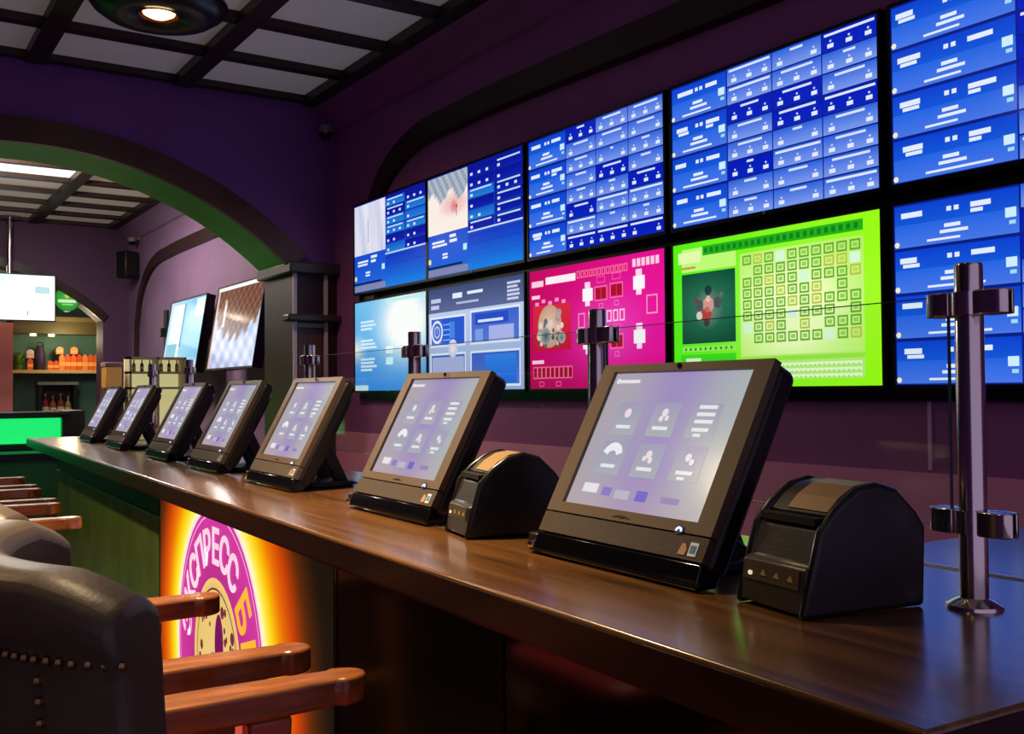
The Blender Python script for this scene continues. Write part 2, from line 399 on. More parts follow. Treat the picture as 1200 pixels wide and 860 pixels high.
def picture_odds(d, sp, kind, seed):
    rnd = random.Random(seed)
    d.grid(1, 4, lambda u, v: mix((20, 110, 214), (6, 20, 140), v), lay=0)
    if kind == 0:
        d.grid(10, 10, lambda u, v: mix((238, 238, 248), (196, 200, 226), .5+.5*math.sin(u*37+v*5)*math.sin(u*11)), (0, .42, sp, .99), 1)
        d.rect(.20, .55, .215, .82, (176, 178, 206), 2); d.rect(.24, .6, .25, .85, (206, 206, 226), 2)
    else:
        def ice(u, v):
            if v > .78+.05*math.sin(u*30): return mix((120, 136, 160), (196, 206, 216), .5+.5*math.sin(u*90+v*40))
            return mix((250, 238, 226), (236, 190, 190), max(0, 1-((u-.3)**2*30+(v-.68)**2*60)))
        d.grid(22, 16, ice, (0, .42, sp, .99), 1)
        d.disc(.30, .66, .07, (226, 120, 130), 2, (238, 176, 174), n=12); d.rect(.325, .56, .333, .64, (130, 120, 130), 3); d.disc(.33, .65, .02, (190, 90, 90), 3, n=8)
    d.rect(0, .10, sp, .42, (26, 96, 216), 1, (16, 76, 206))
    bars(d, .05, .33, .2, .022, 2); bars(d, .25, .36, .1, .03, 2); bars(d, .17, .2, .08, .02, 2)
    d.disc(.02, .16, .03, (240, 220, 140), 3, n=10); d.rect(sp-.05, .21, sp-.01, .27, (190, 236, 240), 3)
    d.rect(0, .01, sp, .075, (128, 132, 172), 2); d.rect(.0, .085, sp-.06, .105, (12, 16, 60), 2)
    cols = 2; cw = (1-sp)/cols
    for c in range(cols):
        for r in range(6):
            a = sp+c*cw; b = .97-(r+1)*.1
            hl = rnd.random() < .4
            d.rect(a+.006, b+.006, a+cw-.006, b+.094, (30, 128, 214) if hl else (8, 30, 170), 1, (20, 90, 206) if hl else (6, 16, 150))
            if rnd.random() < .6: d.rect(a+.03, b+.07, a+cw-.03, b+.085, (196, 220, 250), 3)
            for q in range(rnd.choice((1, 2, 3))): d.rect(a+.03+q*.08, b+.02, a+.055+q*.08, b+.045, (214, 228, 250), 3)
        d.rect(sp+c*cw, .36, sp+(c+1)*cw, .374, (206, 222, 250), 3)
    d.grid(2, 4, lambda u, v: mix((18, 130, 226), (10, 50, 190), v/.36), (sp+.005, .01, .995, .345), 1)
    d.rect(sp+.005, .24, .995, .252, (12, 60, 190), 2); d.rect(sp+.005, .13, .995, .14, (14, 90, 210), 2)
TW, TH = 1.02, .594
def d_u1():
    d = Disp(TW, TH); picture_odds(d, .46, 0, 3); return d
def d_u2():
    d = Disp(TW, TH); picture_odds(d, .45, 1, 5); return d
def d_table(seed, first=.31, cols=3):
    d = Disp(TW, TH); d.rect(0, 0, 1, 1, (8, 30, 130), 0); odds_table(d, 4, first, cols, seed=seed); return d
def d_u5(seed):
    d = Disp(TW, TH); d.rect(0, 0, 1, 1, (8, 30, 130), 0); odds_table(d, 4, .42, 2, seed=seed); return d
def d_l1():
    d = Disp(TW, TH)
    def f(u, v):
        c = mix((52, 140, 226), (110, 190, 236), v)
        g = math.exp(-((u-.72)**2*9+(v-.72)**2*7)); c = mix(c, (250, 254, 250), 1.5*g)
        g2 = math.exp(-(u**2*60+(v-.46)**2*60)); return mix(c, (246, 240, 220), g2)
    d.grid(16, 14, f)
    for v, n in ((.76, 3), (.55, 3), (.34, 4)): bars(d, .09, v, .24, .025, n, (206, 236, 252))
    d.rect(.0, .0, .2, .06, (200, 226, 236), 1); d.rect(.46, .40, .56, .48, (226, 252, 252), 2); d.rect(.46, .28, .56, .36, (206, 250, 250), 2)
    d.rect(.46, .955, .99, .985, (190, 240, 236), 2)
    return d
def d_l2():
    d = Disp(TW, TH)
    d.rect(0, 0, 1, 1, (150, 170, 224), 0, (196, 214, 240)); d.rect(0, .76, 1, 1, (92, 104, 150), 1, (58, 74, 118))
    bars(d, .03, .86, .12, .04, 2, (190, 200, 230)); bars(d, .28, .88, .14, .05, 1); bars(d, .44, .9, .22, .028, 1); bars(d, .32, .82, .3, .02, 1, (180, 190, 222)); bars(d, .84, .93, .13, .022, 5, (200, 206, 232))
    for (a, b, e, f) in ((.02, .42, .42, .72), (.47, .42, .96, .74), (.47, .03, .96, .36), (.02, .03, .42, .36)):
        d.rect(a, b, e, f, (84, 118, 208), 1, (58, 96, 200)); d.frame(a, b, e, f, (226, 236, 252), .02, 2)
    d.rect(.16, .44, .40, .70, (36, 88, 204), 2); d.rect(.24, .5, .3, .66, (70, 130, 226), 3)
    for k in range(4): d.rect(.17, .48+k*.05, .25, .492+k*.05, (120, 180, 250), 3)
    d.ring(.1, .57, .09, .115, (226, 232, 250), 3); d.ring(.1, .57, .045, .06, (190, 206, 244), 3)
    for a in range(6): d.rect(.098, .55, .102, .62, (200, 214, 246), 3)
    d.rect(.52, .6, .85, .7, (34, 76, 196), 2); d.rect(.55, .62, .80, .645, (214, 226, 252), 3); d.rect(.66, .44, .9, .58, (168, 176, 232), 2); d.rect(.52, .44, .6, .56, (120, 156, 230), 2)
    d.rect(.62, .06, .92, .32, (24, 104, 222), 2, (50, 130, 232)); d.rect(.04, .06, .4, .32, (168, 178, 220), 2)
    d.disc(.28, .40, .09, (250, 240, 220), 4, (196, 200, 240), n=14)
    return d
def d_l3():
    d = Disp(TW, TH)
    def f(u, v):
        c = mix((196, 6, 96), (232, 8, 150), u); g = math.exp(-((u-.62)**2*14+(v-.45)**2*10))
        return mix(mix(c, (150, 4, 60), max(0, .25-v)*2), (234, 84, 196), .75*g)
    d.grid(18, 14, f)
    P = (252, 206, 226); D = (170, 16, 30)
    d.rect(.02, .86, .12, .91, P, 2); d.rect(.14, .87, .38, .93, (255, 236, 244), 2)
    for k in range(12): d.frame(.39+k*.031, .88, .415+k*.031, .94, (246, 110, 150), .01, 2)
    for k in range(6): d.rect(.79+k*.03, .90, .812+k*.03, .96, P, 2)
    d.rect(.02, .76, .09, .79, P, 2)
    for k in range(5): d.rect(.05+.055*k, .70+.02*(k % 2), .08+.055*k, .73+.02*(k % 2), (250, 150, 190), 2)
    # picture: a pale oval on red with grey shapes
    d.rect(.03, .32, .34, .70, (196, 22, 50), 1, (214, 40, 60))
    d.disc(.17, .52, .17, (226, 196, 176), 2, (196, 150, 130), n=22, ry=.18)
    rnd = random.Random(4)
    for k in range(26):
        c = rnd.choice(((150, 150, 150), (96, 104, 108), (222, 206, 194), (206, 150, 140), (70, 90, 96)))
        d.disc(rnd.uniform(.08, .27), rnd.uniform(.36, .64), rnd.uniform(.015, .04), c, 3, n=9)
    d.disc(.14, .44, .07, (60, 84, 92), 4, (150, 160, 160), n=12); d.disc(.27, .42, .05, (90, 110, 116), 4, (170, 176, 172), n=10)
    # white figures and cards
    for (u, v) in ((.47, .74), (.83, .78), (.83, .38), (.47, .36)):
        d.rect(u-.035, v-.05, u+.04, v+.05, (254, 246, 250), 3); d.rect(u-.018, v+.05, u+.022, v+.10, (250, 214, 232), 3); d.rect(u-.016, v-.09, u+.018, v-.05, (250, 224, 238), 3)
    for (u, v) in ((.57, .74), (.68, .75), (.57, .36), (.68, .36)):
        d.rect(u-.038, v-.045, u-.003, v+.04, D, 3); d.rect(u+.003, v-.045, u+.038, v+.04, D, 3); d.frame(u-.045, v-.06, u+.045, v+.055, (248, 120, 160), .008, 4); d.frame(u-.03, v+.08, u+.03, v+.13, (246, 90, 180), .006, 3)
        d.frame(u-.015, v-.12, u+.015, v-.08, (246, 120, 190), .006, 3)
    for k in range(5): d.frame(.52+k*.045, .51, .555+k*.045, .60, (252, 200, 226), .012, 3)
    d.frame(.40, .48, .45, .6, (246, 150, 200), .01, 3); d.frame(.88, .54, .95, .68, (240, 160, 190), .01, 3)
    for k in range(9): d.rect(.035+k*.036, .10, .06+k*.036, .17, (150, 8, 40), 2); d.frame(.03+k*.036, .085, .064+k*.036, .185, (246, 110, 150), .008, 3)
    d.rect(.02, .21, .12, .24, P, 2); d.frame(.08, .02, .12, .06, (240, 110, 150), .006, 3); d.frame(.22, .02, .26, .06, (240, 110, 150), .006, 3)
    return d
def d_l4():
    d = Disp(TW, TH)
    def f(u, v):
        c = mix((84, 240, 20), (150, 252, 10), u); g = math.exp(-((u-.62)**2*9+(v-.5)**2*6))
        return mix(c, (222, 255, 150), .55*g)
    d.grid(16, 12, f)
    d.rect(.37, .045, .93, .87, (176, 236, 110), 1, (196, 242, 120)); 
    d.grid(10, 8, lambda u, v: mix((178, 240, 96), (240, 255, 190), 1.5*math.exp(-((u-.62)**2*16+(v-.48)**2*10))), (.37, .20, .93, .87), 2)  # pale centre paints in a lamp's reflection on the screen
    d.rect(.05, .80, .35, .96, (190, 250, 120), 1); d.rect(.03, .86, .16, .94, (226, 250, 170), 2); d.rect(.05, .82, .13, .835, (200, 150, 60), 3)
    d.rect(.17, .90, .93, .965, (34, 176, 20), 2)
    for k in range(24): d.rect(.18+k*.031, .915, .197+k*.031, .95, (14, 130, 30), 3)
    # dark square picture: pale winged figure on green
    def pic(u, v): return mix((44, 130, 92), (6, 60, 44), 3.2*math.hypot(u-.2, (v-.55)*.9))
    d.grid(8, 8, pic, (.05, .30, .345, .785), 2)
    d.disc(.2, .54, .15, (120, 146, 130), 3, (30, 100, 76), n=20)
    for (u, v, r, c) in ((.2, .56, .055, (206, 150, 140)), (.19, .50, .05, (176, 60, 60)), (.2, .66, .035, (30, 60, 56)), (.15, .56, .04, (70, 84, 84)), (.25, .57, .04, (70, 84, 84)), (.15, .49, .03, (206, 206, 190)), (.19, .44, .03, (60, 60, 60)), (.2, .60, .022, (236, 200, 180)), (.27, .62, .02, (90, 110, 100)), (.13, .6, .02, (120, 60, 60))): d.disc(u, v, r, c, 4, n=10)
    d.rect(.05, .245, .345, .28, (150, 240, 90), 2)
    for k in range(10): d.disc(.07+k*.028, .262, .011, (40, 150, 30), 3, n=8)
    d.rect(.04, .03, .345, .225, (34, 190, 20), 2, (60, 220, 30)); bars(d, .07, .17, .1, .03, 3, (206, 250, 190))
    # number grid
    rnd = random.Random(9)
    for r in range(8):
        for c in range(10):
            u = .385+c*.0545; v = .79-r*.073; x = rnd.random()
            if x < .80:
                g = (104, 172, 48) if rnd.random() < .8 else (186, 196, 64)
                d.frame(u, v, u+.044, v+.064, g, .012, 4); d.rect(u+.012, v+.02, u+.032, v+.044, mix(g, (190, 240, 110), .55), 4)
            elif x < .9: d.rect(u, v, u+.042, v+.062, (214, 250, 214), 4)
    d.rect(.37, .165, .93, .19, (150, 230, 60), 2)
    for r in range(3):
        d.rect(.385, .055+r*.036, .92, .075+r*.036, (226, 250, 200), 3)
        for k in range(26): d.rect(.39+k*.0205, .055+r*.036, .397+k*.0205, .06+r*.036, (120, 180, 80), 4)
    return d
def make_tv(name, disp, label, loc, w=TW, h=TH, rz=-PI/2, tilt=0, group=None, depth=.044, sm=None):
    t = thing(name, label, 'television', loc, rz, group)
    t.rotation_euler = (tilt, 0, rz)
    bz = .011
    f = bmesh.new()
    box(f, -w/2-bz, -w/2, -.006, .02, -h/2-bz-.004, h/2+bz); box(f, w/2, w/2+bz, -.006, .02, -h/2-bz-.004, h/2+bz)
    box(f, -w/2, w/2, -.006, .02, h/2, h/2+bz); box(f, -w/2, w/2, -.006, .02, -h/2-bz-.004, -h/2)
    obj('bezel', f, TVBLK, t)
    obj('back_case', B(-w/2-bz+.004, w/2+bz-.004, .004, depth, -h/2-bz, h/2+bz-.004), BLACK, t)
    link('display', disp.mesh('display', sm or SCREEN), t, (0, 0.001, 0))
    s = lathe(bmesh.new(), [(0, 0), (.006, 0), (.006, .003), (0, .003)], 10)
    e = obj('sensor_light', s, mat('sensor', (150, 150, 160), .3), t, loc=(0, -.006, -h/2-bz*.6), rot=(PI/2, 0, 0))
    return t
yl = [6.33, 5.285, 4.22, 3.15, 2.08]
TVG = 'televisions in the two-row video wall'
up_l = ['upper wall television with white picture, leftmost in the top row', 'upper wall television showing a pinkish hockey picture beside blue odds', 'upper wall television full of blue odds, above the magenta screen', 'upper wall television full of blue odds, above the green screen', 'large blue odds television cut by the right picture edge, top row']
lo_l = ['light blue lower wall television with white glow, leftmost in the bottom row', 'lower wall television with grey header and white framed blue boxes', 'magenta card game television in the bottom row', 'bright green number grid television in the bottom row', 'lower blue odds television behind the nearest chrome post']
ups = [d_u1(), d_u2(), d_table(11), d_table(23), d_u5(31)]; los = [d_l1(), d_l2(), d_l3(), d_l4(), d_u5(44)]
vb = tag(obj('trim_7', B(2.945, XW, .98, 6.36, H-.045, H+1.29), TVBLK), kind='structure')
for i in range(5):
    make_tv('wall_television', ups[i], up_l[i], (2.9, yl[i]-.51, H+.969), group=TVG)
    make_tv('wall_television', los[i], lo_l[i], (2.9, yl[i]-.51, H+.305), group=TVG)

# ------------------------------------------------------------------ touch terminals
def make_terminal():
    t = thing('touch_terminal', '', 'terminal', (0, 0, 0), 0, 'touch terminals along the counter')
    a = math.radians(27.5); W_, L_ = .372, .328
    root = t
    RX = (-a, 0, 0)
    # tilted slab; local frame of the slab: x right, z up along the panel, y into the slab
    def slab_pts(w, l, r): return [(x, z+l/2) for x, z in rrect(w, l, r)]
    bm = prism(bmesh.new(), [(x, z+.03) for x, z in slab_pts(W_, L_-.03, .018)], 'y', .012, .046)
    obj('housing', bm, BLACK, root, rot=RX, bevel=.008)
    bm = prism(bmesh.new(), slab_pts(W_*.86, L_*.8, .03), 'y', .046, .066)
    obj('rear_cover', bm, BLACK, root, rot=RX, loc=(0, .018, .042), bevel=.012)
    # bezel frame
    sw, sh, sz = .304, .222, .091
    f = bmesh.new(); top = L_-.002
    outer = [(x, z) for x, z in rrect(W_-.004, top-.075, .012, cy=(top+.075)/2)]
    hw = sw/2
    box(f, -W_/2+.002, -hw, 0, .013, .075, top); box(f, hw, W_/2-.002, 0, .013, .075, top)
    box(f, -hw, hw, 0, .013, .075, sz); box(f, -hw, hw, 0, .013, sz+sh, top)
    bz = obj('bezel', f, SHELL, root, rot=RX)
    obj('speaker_strip', B(-W_/2+.002, W_/2-.002, .0, .013, .041, .0725), mat('grille_plastic', (74, 62, 50), .6, bump=.9, bscale=900), root, rot=RX)
    # bottom: glossy skirt that curls under
    prof = [(.0, .039), (.013, .039), (.038, .036), (.038, .0215), (.012, .008), (.006, .007), (.002, .014)]
    obj('skirt', prism(bmesh.new(), prof, 'x', -W_/2+.002, W_/2-.002), GLOSSBLK, root, rot=RX, bevel=.003)
    # the screen print
    d = Disp(sw, sh)
    def f2(u, v):
        c = mix((176, 168, 180), (176, 186, 186), u)
        g = math.exp(-((u-.52)**2*16)); c = mix(c, (150, 122, 208), .6*g)  # purple middle band paints in a reflection on the glass
        return mix(c, (206, 176, 176), max(0, .3-v)*1.3)
    d.grid(14, 10, f2)
    wt = (236, 236, 240); tl = (172, 178, 186)
    d.rect(.06, .92, .22, .945, wt, 3); d.disc(.045, .935, .022, wt, 3, n=10)
    for j, v in enumerate((.53, .24)):
        for i, u in enumerate((.13, .41, .69)):
            d.rect(u, v, u+.19, v+.24, tl, 1, (164, 160, 190))
            d.rect(u+.04, v+.045, u+.15, v+.07, wt, 3)
            if i == 2: d.rect(u+.06, v+.01, u+.11, v+.03, wt, 3)
    for (u, v, r) in ((.225, .69, .035), (.505, .70, .03), (.53, .66, .02), (.49, .655, .022), (.505, .40, .03), (.525, .36, .022), (.48, .37, .02), (.78, .40, .028), (.81, .37, .022)): d.disc(u, v, r, (240, 226, 232), 3, n=10)
    for k in range(9):
        A = [math.radians(20+140*q/9) for q in (k, k+1)]; s_ = sh/sw
        d.poly([(.225+.05*s_*math.cos(A[0]), .36+.05*math.sin(A[0])), (.225+.11*s_*math.cos(A[0]), .36+.11*math.sin(A[0])), (.225+.11*s_*math.cos(A[1]), .36+.11*math.sin(A[1])), (.225+.05*s_*math.cos(A[1]), .36+.05*math.sin(A[1]))], (244, 244, 248), 3)
    for k in range(3): d.rect(.73, .73-k*.05, .85, .755-k*.05, wt, 4)
    d.rect(.10, .10, .22, .165, wt, 2); d.rect(.26, .09, .33, .15, (140, 126, 206), 2); d.rect(.36, .08, .47, .14, (190, 188, 206), 2); d.rect(.52, .08, .60, .15, (118, 106, 206), 2); d.rect(.7, .09, .82, .13, (156, 136, 186), 2)
    o = link('screen', d.mesh('screen', screen_mat('terminal_screen', .9, .16)), root, (0, 0, 0), RX)
    o.data.transform(Matrix.Translation((0, .006, sz+sh/2)))
    # emblem, camera, power button, stickers
    obj('emblem', prism(bmesh.new(), [(-.02, .080), (-.006, .0835), (.006, .0835), (.02, .080), (.008, .0815), (0, .0795), (-.008, .0815)], 'y', -.001, .001), mat('dark_emblem', (20, 18, 18), .3), root, rot=RX)
    obj('camera_dot', lathe(bmesh.new(), [(0, 0), (.004, 0), (.004, .002), (0, .002)], 12), GLOSSBLK, root, rot=(PI/2-a, 0, 0), loc=(0, .3205*math.sin(a)-.001, .3205*math.cos(a)))
    pb = obj('power_button', prism(bmesh.new(), rrect(.016, .012, .005, cx=.125, cy=.078), 'y', -.0015, .001), mat('button_dark', (24, 24, 60), .3), root, rot=RX)
    obj('button_light', prism(bmesh.new(), [(.125+.006*math.cos(k*PI/6), .0755+.006*math.sin(k*PI/6)) for k in range(7)] + [(.125+.0035*math.cos(PI-k*PI/6), .0755+.0035*math.sin(PI-k*PI/6)) for k in range(7)], 'y', -.0025, -.001), mat('blue_led', (150, 180, 255), .3, emit=3), pb)
    st = obj('sticker', B(.155, .170, -.0012, .001, .046, .064), mat('blue_sticker', (196, 214, 222), .4), root, rot=RX)
    obj('sticker_print', B(.1575, .1675, -.0018, -.001, .050, .060), mat('sticker_blue', (70, 120, 160), .4), st)
    obj('sticker', prism(bmesh.new(), [(.136, .046), (.150, .046), (.151, .054), (.146, .061), (.140, .061)], 'y', -.0012, .001), mat('beige_sticker', (170, 130, 96), .4), root, rot=RX)
    # card reader at the left end, stand behind
    cr = obj('card_reader', B(-W_/2-.022, -W_/2+.004, .015, .10, .002, .03), BLACK, root, bevel=.003)
    obj('reader_latch', lathe(bmesh.new(), [(0, 0), (.006, .001), (.008, .005), (.006, .010), (0, .012)], 12), CHROME, cr, loc=(-W_/2-.006, .012, .008), smooth=True)
    obj('stand_foot', prism(bmesh.new(), rrect(.22, .14, .03, cy=.15), 'z', 0, .014), BLACK, root, bevel=.004)
    for sx in (-.06, .06):
        obj('stand_arm', prism(bmesh.new(), [(.175, .012), (.21, .012), (.135, .17), (.105, .15)], 'x', sx-.012, sx+.012), BLACK, root, bevel=.003)
    cb = obj('cable', tube(bmesh.new(), [(.06, .12, .10), (.09, .15, .05), (.12, .19, .012), (.13, .24, .006), (.10, .30, .005)], .003, 8), BLACK, root, smooth=True)
    return t
term = make_terminal()
tv_ = [1.10, 1.835, 2.59, 3.26, 3.93, 4.82, 5.62]
tl_ = ['nearest and largest touch terminal with six icons on a lavender screen', 'second touch terminal from the near end, printer at its right', 'third touch terminal from the near end, middle of the row', 'fourth touch terminal from the near end, before the brown wall television', 'fifth touch terminal from the near end, before the white and cyan television', 'sixth touch terminal from the near end, second smallest of the row', 'farthest and smallest touch terminal at the far counter end']
for i, v in enumerate(tv_):
    p = C(.185, v, CZ+.0005); rz = -PI/2-CR
    if i == 0: term.location = p; term.rotation_euler = (0, 0, rz); term['label'] = tl_[0]
    else: copy_thing(term, p, rz, tl_[i])

# ------------------------------------------------------------------ receipt printers
def make_printer():
    t = thing('receipt_printer', '', 'printer', (0, 0, 0), 0, 'receipt printers on the counter')
    w = .12
    PB = mat('printer_plastic', (40, 35, 30), .36, bump=.12, bscale=500)
    lower = [(0, .004), (.006, .052), (.014, .056), (.028, .094), (.05, .1), (.165, .1), (.172, .02), (.168, .004)]
    obj('body', prism(bmesh.new(), lower, 'x', -w/2+.006, w/2-.006), PB, t, bevel=.003)
    sidep = [(-.004, 0), (.022, .094), (.045, .118), (.075, .138), (.105, .144), (.135, .136), (.165, .108), (.178, .09), (.174, 0)]
    SIDE = mat('printer_side', (16, 15, 15), .3)
    for sx in (-1, 1):
        a, b = (sx*(w/2-.012), sx*w/2)
        obj('side_cheek', prism(bmesh.new(), sidep, 'x', min(a, b), max(a, b)), SIDE, t, bevel=.006, segs=3)
    lid = [(.042, .108), (.06, .125), (.082, .1375), (.105, .141), (.135, .134), (.165, .106), (.165, .1), (.05, .1)]
    ld = obj('lid', prism(bmesh.new(), lid, 'x', -w/2+.013, w/2-.013), PB, t, bevel=.002)
    pl_ = [(.0445, .1125), (.0605, .1272), (.082, .1395), (.105, .1428), (.13, .1372), (.13, .1352), (.105, .141), (.082, .1375), (.0605, .1252), (.046, .1105)]
    obj('lid_plate', prism(bmesh.new(), pl_, 'x', -.02, w/2-.014), mat('plate_bronze', (150, 122, 78), .42, bump=.1, bscale=400), ld)
    obj('paper_slot', B(-w/2+.014, w/2-.014, .026, .046, .098, .106), mat('slot', (4, 4, 4), .8), t)
    bp_ = obj('button_panel', prism(bmesh.new(), [(.0035, .030), (.0065, .0515), (.0095, .0515), (.0065, .03)], 'x', -w/2+.012, w/2-.014), mat('panel_plastic', (62, 52, 36), .4), t, loc=(0, -.002, 0))
    for k in range(4):
        ico = mat('icon', (150, 128, 84), .5) if k else mat('icon_light', (235, 228, 205), .4, emit=.6)
        obj('button', prism(bmesh.new(), [(-.005, 0), (.005, 0), (0, .007)] if k else rrect(.007, .005, .002), 'y', -.0008, .001), ico, bp_, loc=(-.036+k*.023, .0043, .037), rot=(-.13, 0, 0))
    return t
pr = make_printer()
pr['label'] = 'larger dark receipt printer beside the nearest terminal, left of the chrome post'
pr.location = (.868, .792, CZ+.0005); pr.rotation_euler = (0, 0, -PI/2-math.radians(9))
p2 = copy_thing(pr, (.882, 1.515, CZ+.0005), -PI/2-math.radians(12), 'smaller dark receipt printer between the two nearest terminals')

# small box on the staff side
bx_ = thing('card_box', 'small light brown lidded box behind the counter between third and second terminal', 'box', C(.52, 2.29, CZ), -CR)
obj('body', B(-.05, .05, -.07, .07, 0, .045), mat('dark_card', (40, 24, 20), .6), bx_, bevel=.003)
obj('lid', B(-.055, .055, -.078, .078, .045, .057), mat('card_tan', (176, 130, 100), .55), bx_, bevel=.003)
obj('handle_pad', B(-.03, .03, -.045, .04, .0572, .085), mat('card_tan2', (166, 116, 80), .55), bx_, bevel=.006)

# ------------------------------------------------------------------ chrome posts and glass
def make_post():
    t = thing('glass_post', '', 'post', (0, 0, 0), 0, 'chrome posts holding the glass screen')
    obj('tube', lathe(bmesh.new(), [(0, 0), (.0155, 0), (.0155, .388), (.0145, .391), (0, .391)], 28), CHROME, t, smooth=True)
    obj('flange', lathe(bmesh.new(), [(.0155, .012), (.022, .009), (.03, .004), (.031, 0), (0, 0)], 28), CHROME, t, smooth=True)
    for z in (.345, .097):
        c = obj('clamp_collar', lathe(bmesh.new(), [(.0156, -.013), (.0195, -.013), (.0195, .013), (.0156, .013)], 24), CHROME, t, loc=(0, 0, z), smooth=True)
        for sy in (-1, 1):
            j = obj('clamp_jaw', prism(bmesh.new(), [(x, y*sy) for x, y in ((-.016, .016), (.016, .016), (.0165, .032), (.0145, .043), (.010, .049), (.0032, .051), (.0032, .022), (-.0032, .022), (-.0032, .051), (-.010, .049), (-.0145, .043), (-.0165, .032))], 'z', -.014, .014), CHROME, c, bevel=.0015)
    return t
post = make_post()
pv = [.685, 1.40, 2.13, 2.84, 4.28, 5.0]
pl_l = ['nearest tall chrome post with two clamps at the right counter end', 'chrome post in front of the magenta screen', 'chrome post in front of the light blue screen', 'chrome post in front of the wooden pilaster', 'chrome post in front of the cyan television, fifth in line', 'farthest small chrome post before the lit bottle shelf']
PU = .405
for i, v in enumerate(pv):
    p = C(PU, v, CZ)
    if i == 0: post.location = p; post.rotation_euler = (0, 0, -CR); post['label'] = pl_l[0]
    else: copy_thing(post, p, -CR, pl_l[i])
GLASS = bpy.data.materials.new('clear_glass'); GLASS.use_nodes = True; MATS['clear_glass'] = GLASS
nt = GLASS.node_tree; nt.nodes.remove(nt.nodes['Principled BSDF'])
tr = nt.nodes.new('ShaderNodeBsdfTransparent'); gl = nt.nodes.new('ShaderNodeBsdfGlossy'); gl.inputs['Roughness'].default_value = .02
tr.inputs[0].default_value = (.97, .99, .98, 1); lw = nt.nodes.new('ShaderNodeLayerWeight'); lw.inputs[0].default_value = .5; pw = nt.nodes.new('ShaderNodeMath'); pw.operation = 'POWER'; pw.inputs[1].default_value = 4.0; nt.links.new(lw.outputs['Facing'], pw.inputs[0])
fr = nt.nodes.new('ShaderNodeMath'); fr.operation = 'MULTIPLY_ADD'; fr.inputs[1].default_value = .45; fr.inputs[2].default_value = .025; nt.links.new(pw.outputs[0], fr.inputs[0])
mx = nt.nodes.new('ShaderNodeMixShader'); nt.links.new(fr.outputs[0], mx.inputs[0]); nt.links.new(tr.outputs[0], mx.inputs[1]); nt.links.new(gl.outputs[0], mx.inputs[2])
nt.links.new(mx.outputs[0], nt.nodes['Material Output'].inputs[0])
EDGE = mat('glass_edge', (70, 100, 104), .2)
gl_l = ['clear glass sheet between the nearest chrome post and the next', 'clear glass sheet between second and third chrome posts', 'clear glass sheet between third and fourth chrome posts']
for i in range(3):
    a, b = pv[i]+.026, pv[i+1]-.026; p = C(PU, a, CZ)
    t = thing('glass_screen', gl_l[i], 'glass panel', p, -CR, 'glass sheets of the counter screen')
    obj('pane', B(-.0025, .0025, .001, b-a-.001, .09, .355), GLASS, t)
    for (y0, y1, z0, z1) in ((0, .001, .09, .355), (b-a-.001, b-a, .09, .355), (0, b-a, .355, .356), (0, b-a, .089, .09)):
        obj('polished_edge', B(-.0025, .0025, y0, y1, z0, z1), EDGE, t)

# ------------------------------------------------------------------ backlit round sign on the counter front
SGW, SGH = 1.64, .90
sg = thing('backlit_sign', 'glowing round magenta betting emblem with yellow halo on the counter front', 'sign', C(.149, 2.82, .1+SGH/2), -PI/2-CR)
cu, cvz = -.09, -.03          # centre of the emblem in panel coordinates (metres)
d = Disp(SGW, SGH)
HAL = [(0, (255, 255, 250)), (.395, (255, 252, 200)), (.42, (255, 240, 80)), (.465, (252, 200, 8)), (.52, (240, 120, 6)), (.59, (204, 66, 6)), (.67, (90, 40, 10)), (.76, (30, 20, 12)), (2, (12, 9, 8))]
def halo(u, v):
    x = (u-.5)*SGW-cu; z = (v-.5)*SGH-cvz
    return ramp(HAL, math.hypot(x*.86, z*.86))
d.grid(64, 36, halo)
uc, vc = .5+cu/SGW, .5+cvz/SGH; k_ = 1/SGH
d.disc(uc, vc, .445*k_, (150, 20, 110), 2, (214, 60, 160), n=48)
d.ring(uc, vc, .445*k_, .458*k_, (252, 220, 240), 3, 48); d.ring(uc, vc, .425*k_, .430*k_, (250, 180, 220), 3, 48)
d.disc(uc, vc, .235*k_, (236, 206, 130), 3, (232, 196, 110), n=40); d.ring(uc, vc, .233*k_, .246*k_, (250, 200, 120), 4, 40); d.ring(uc, vc, .212*k_, .218*k_, (120, 20, 80), 4, 40)
rnd = random.Random(12)
for i in range(40):
    a = rnd.uniform(0, 2*PI); r = rnd.uniform(.10, .195)
    d.disc(uc+r*math.cos(a)/SGW, vc+r*math.sin(a)*k_, rnd.uniform(.008, .02)*k_, (116, 40, 60), 5, n=7)
d.disc(uc+.03/SGW, vc+.06*k_, .045*k_, (120, 16, 90), 5, n=16, ry=.09*k_); d.disc(uc-.03/SGW, vc-.05*k_, .05*k_, (130, 20, 96), 5, n=16, ry=.08*k_); d.disc(uc+.08/SGW, vc-.06*k_, .04*k_, (120, 16, 90), 5, n=12, ry=.1*k_)
d.disc(uc-.03/SGW, vc-.05*k_, .025*k_, (226, 190, 120), 6, n=12, ry=.05*k_)
link('light_panel', d.mesh('light_panel', screen_mat('sign_print', 1.0, .6, .1)), sg)
def glyph(ch, size):
    cv = bpy.data.curves.new('glyph', 'FONT'); cv.body = ch; cv.size = size; cv.align_x = 'CENTER'; cv.extrude = .001; cv.offset = .0028
    o = bpy.data.objects.new('glyph', cv); COL.objects.link(o); bpy.context.view_layer.update()
    me = bpy.data.meshes.new_from_object(o.evaluated_get(bpy.context.evaluated_depsgraph_get()))
    bpy.data.objects.remove(o, do_unlink=True); me.materials.clear(); return me
LW = mat('letter_white', (250, 214, 232), .4, emit=.95); LY = mat('letter_yellow', (250, 180, 50), .4, emit=1.0)
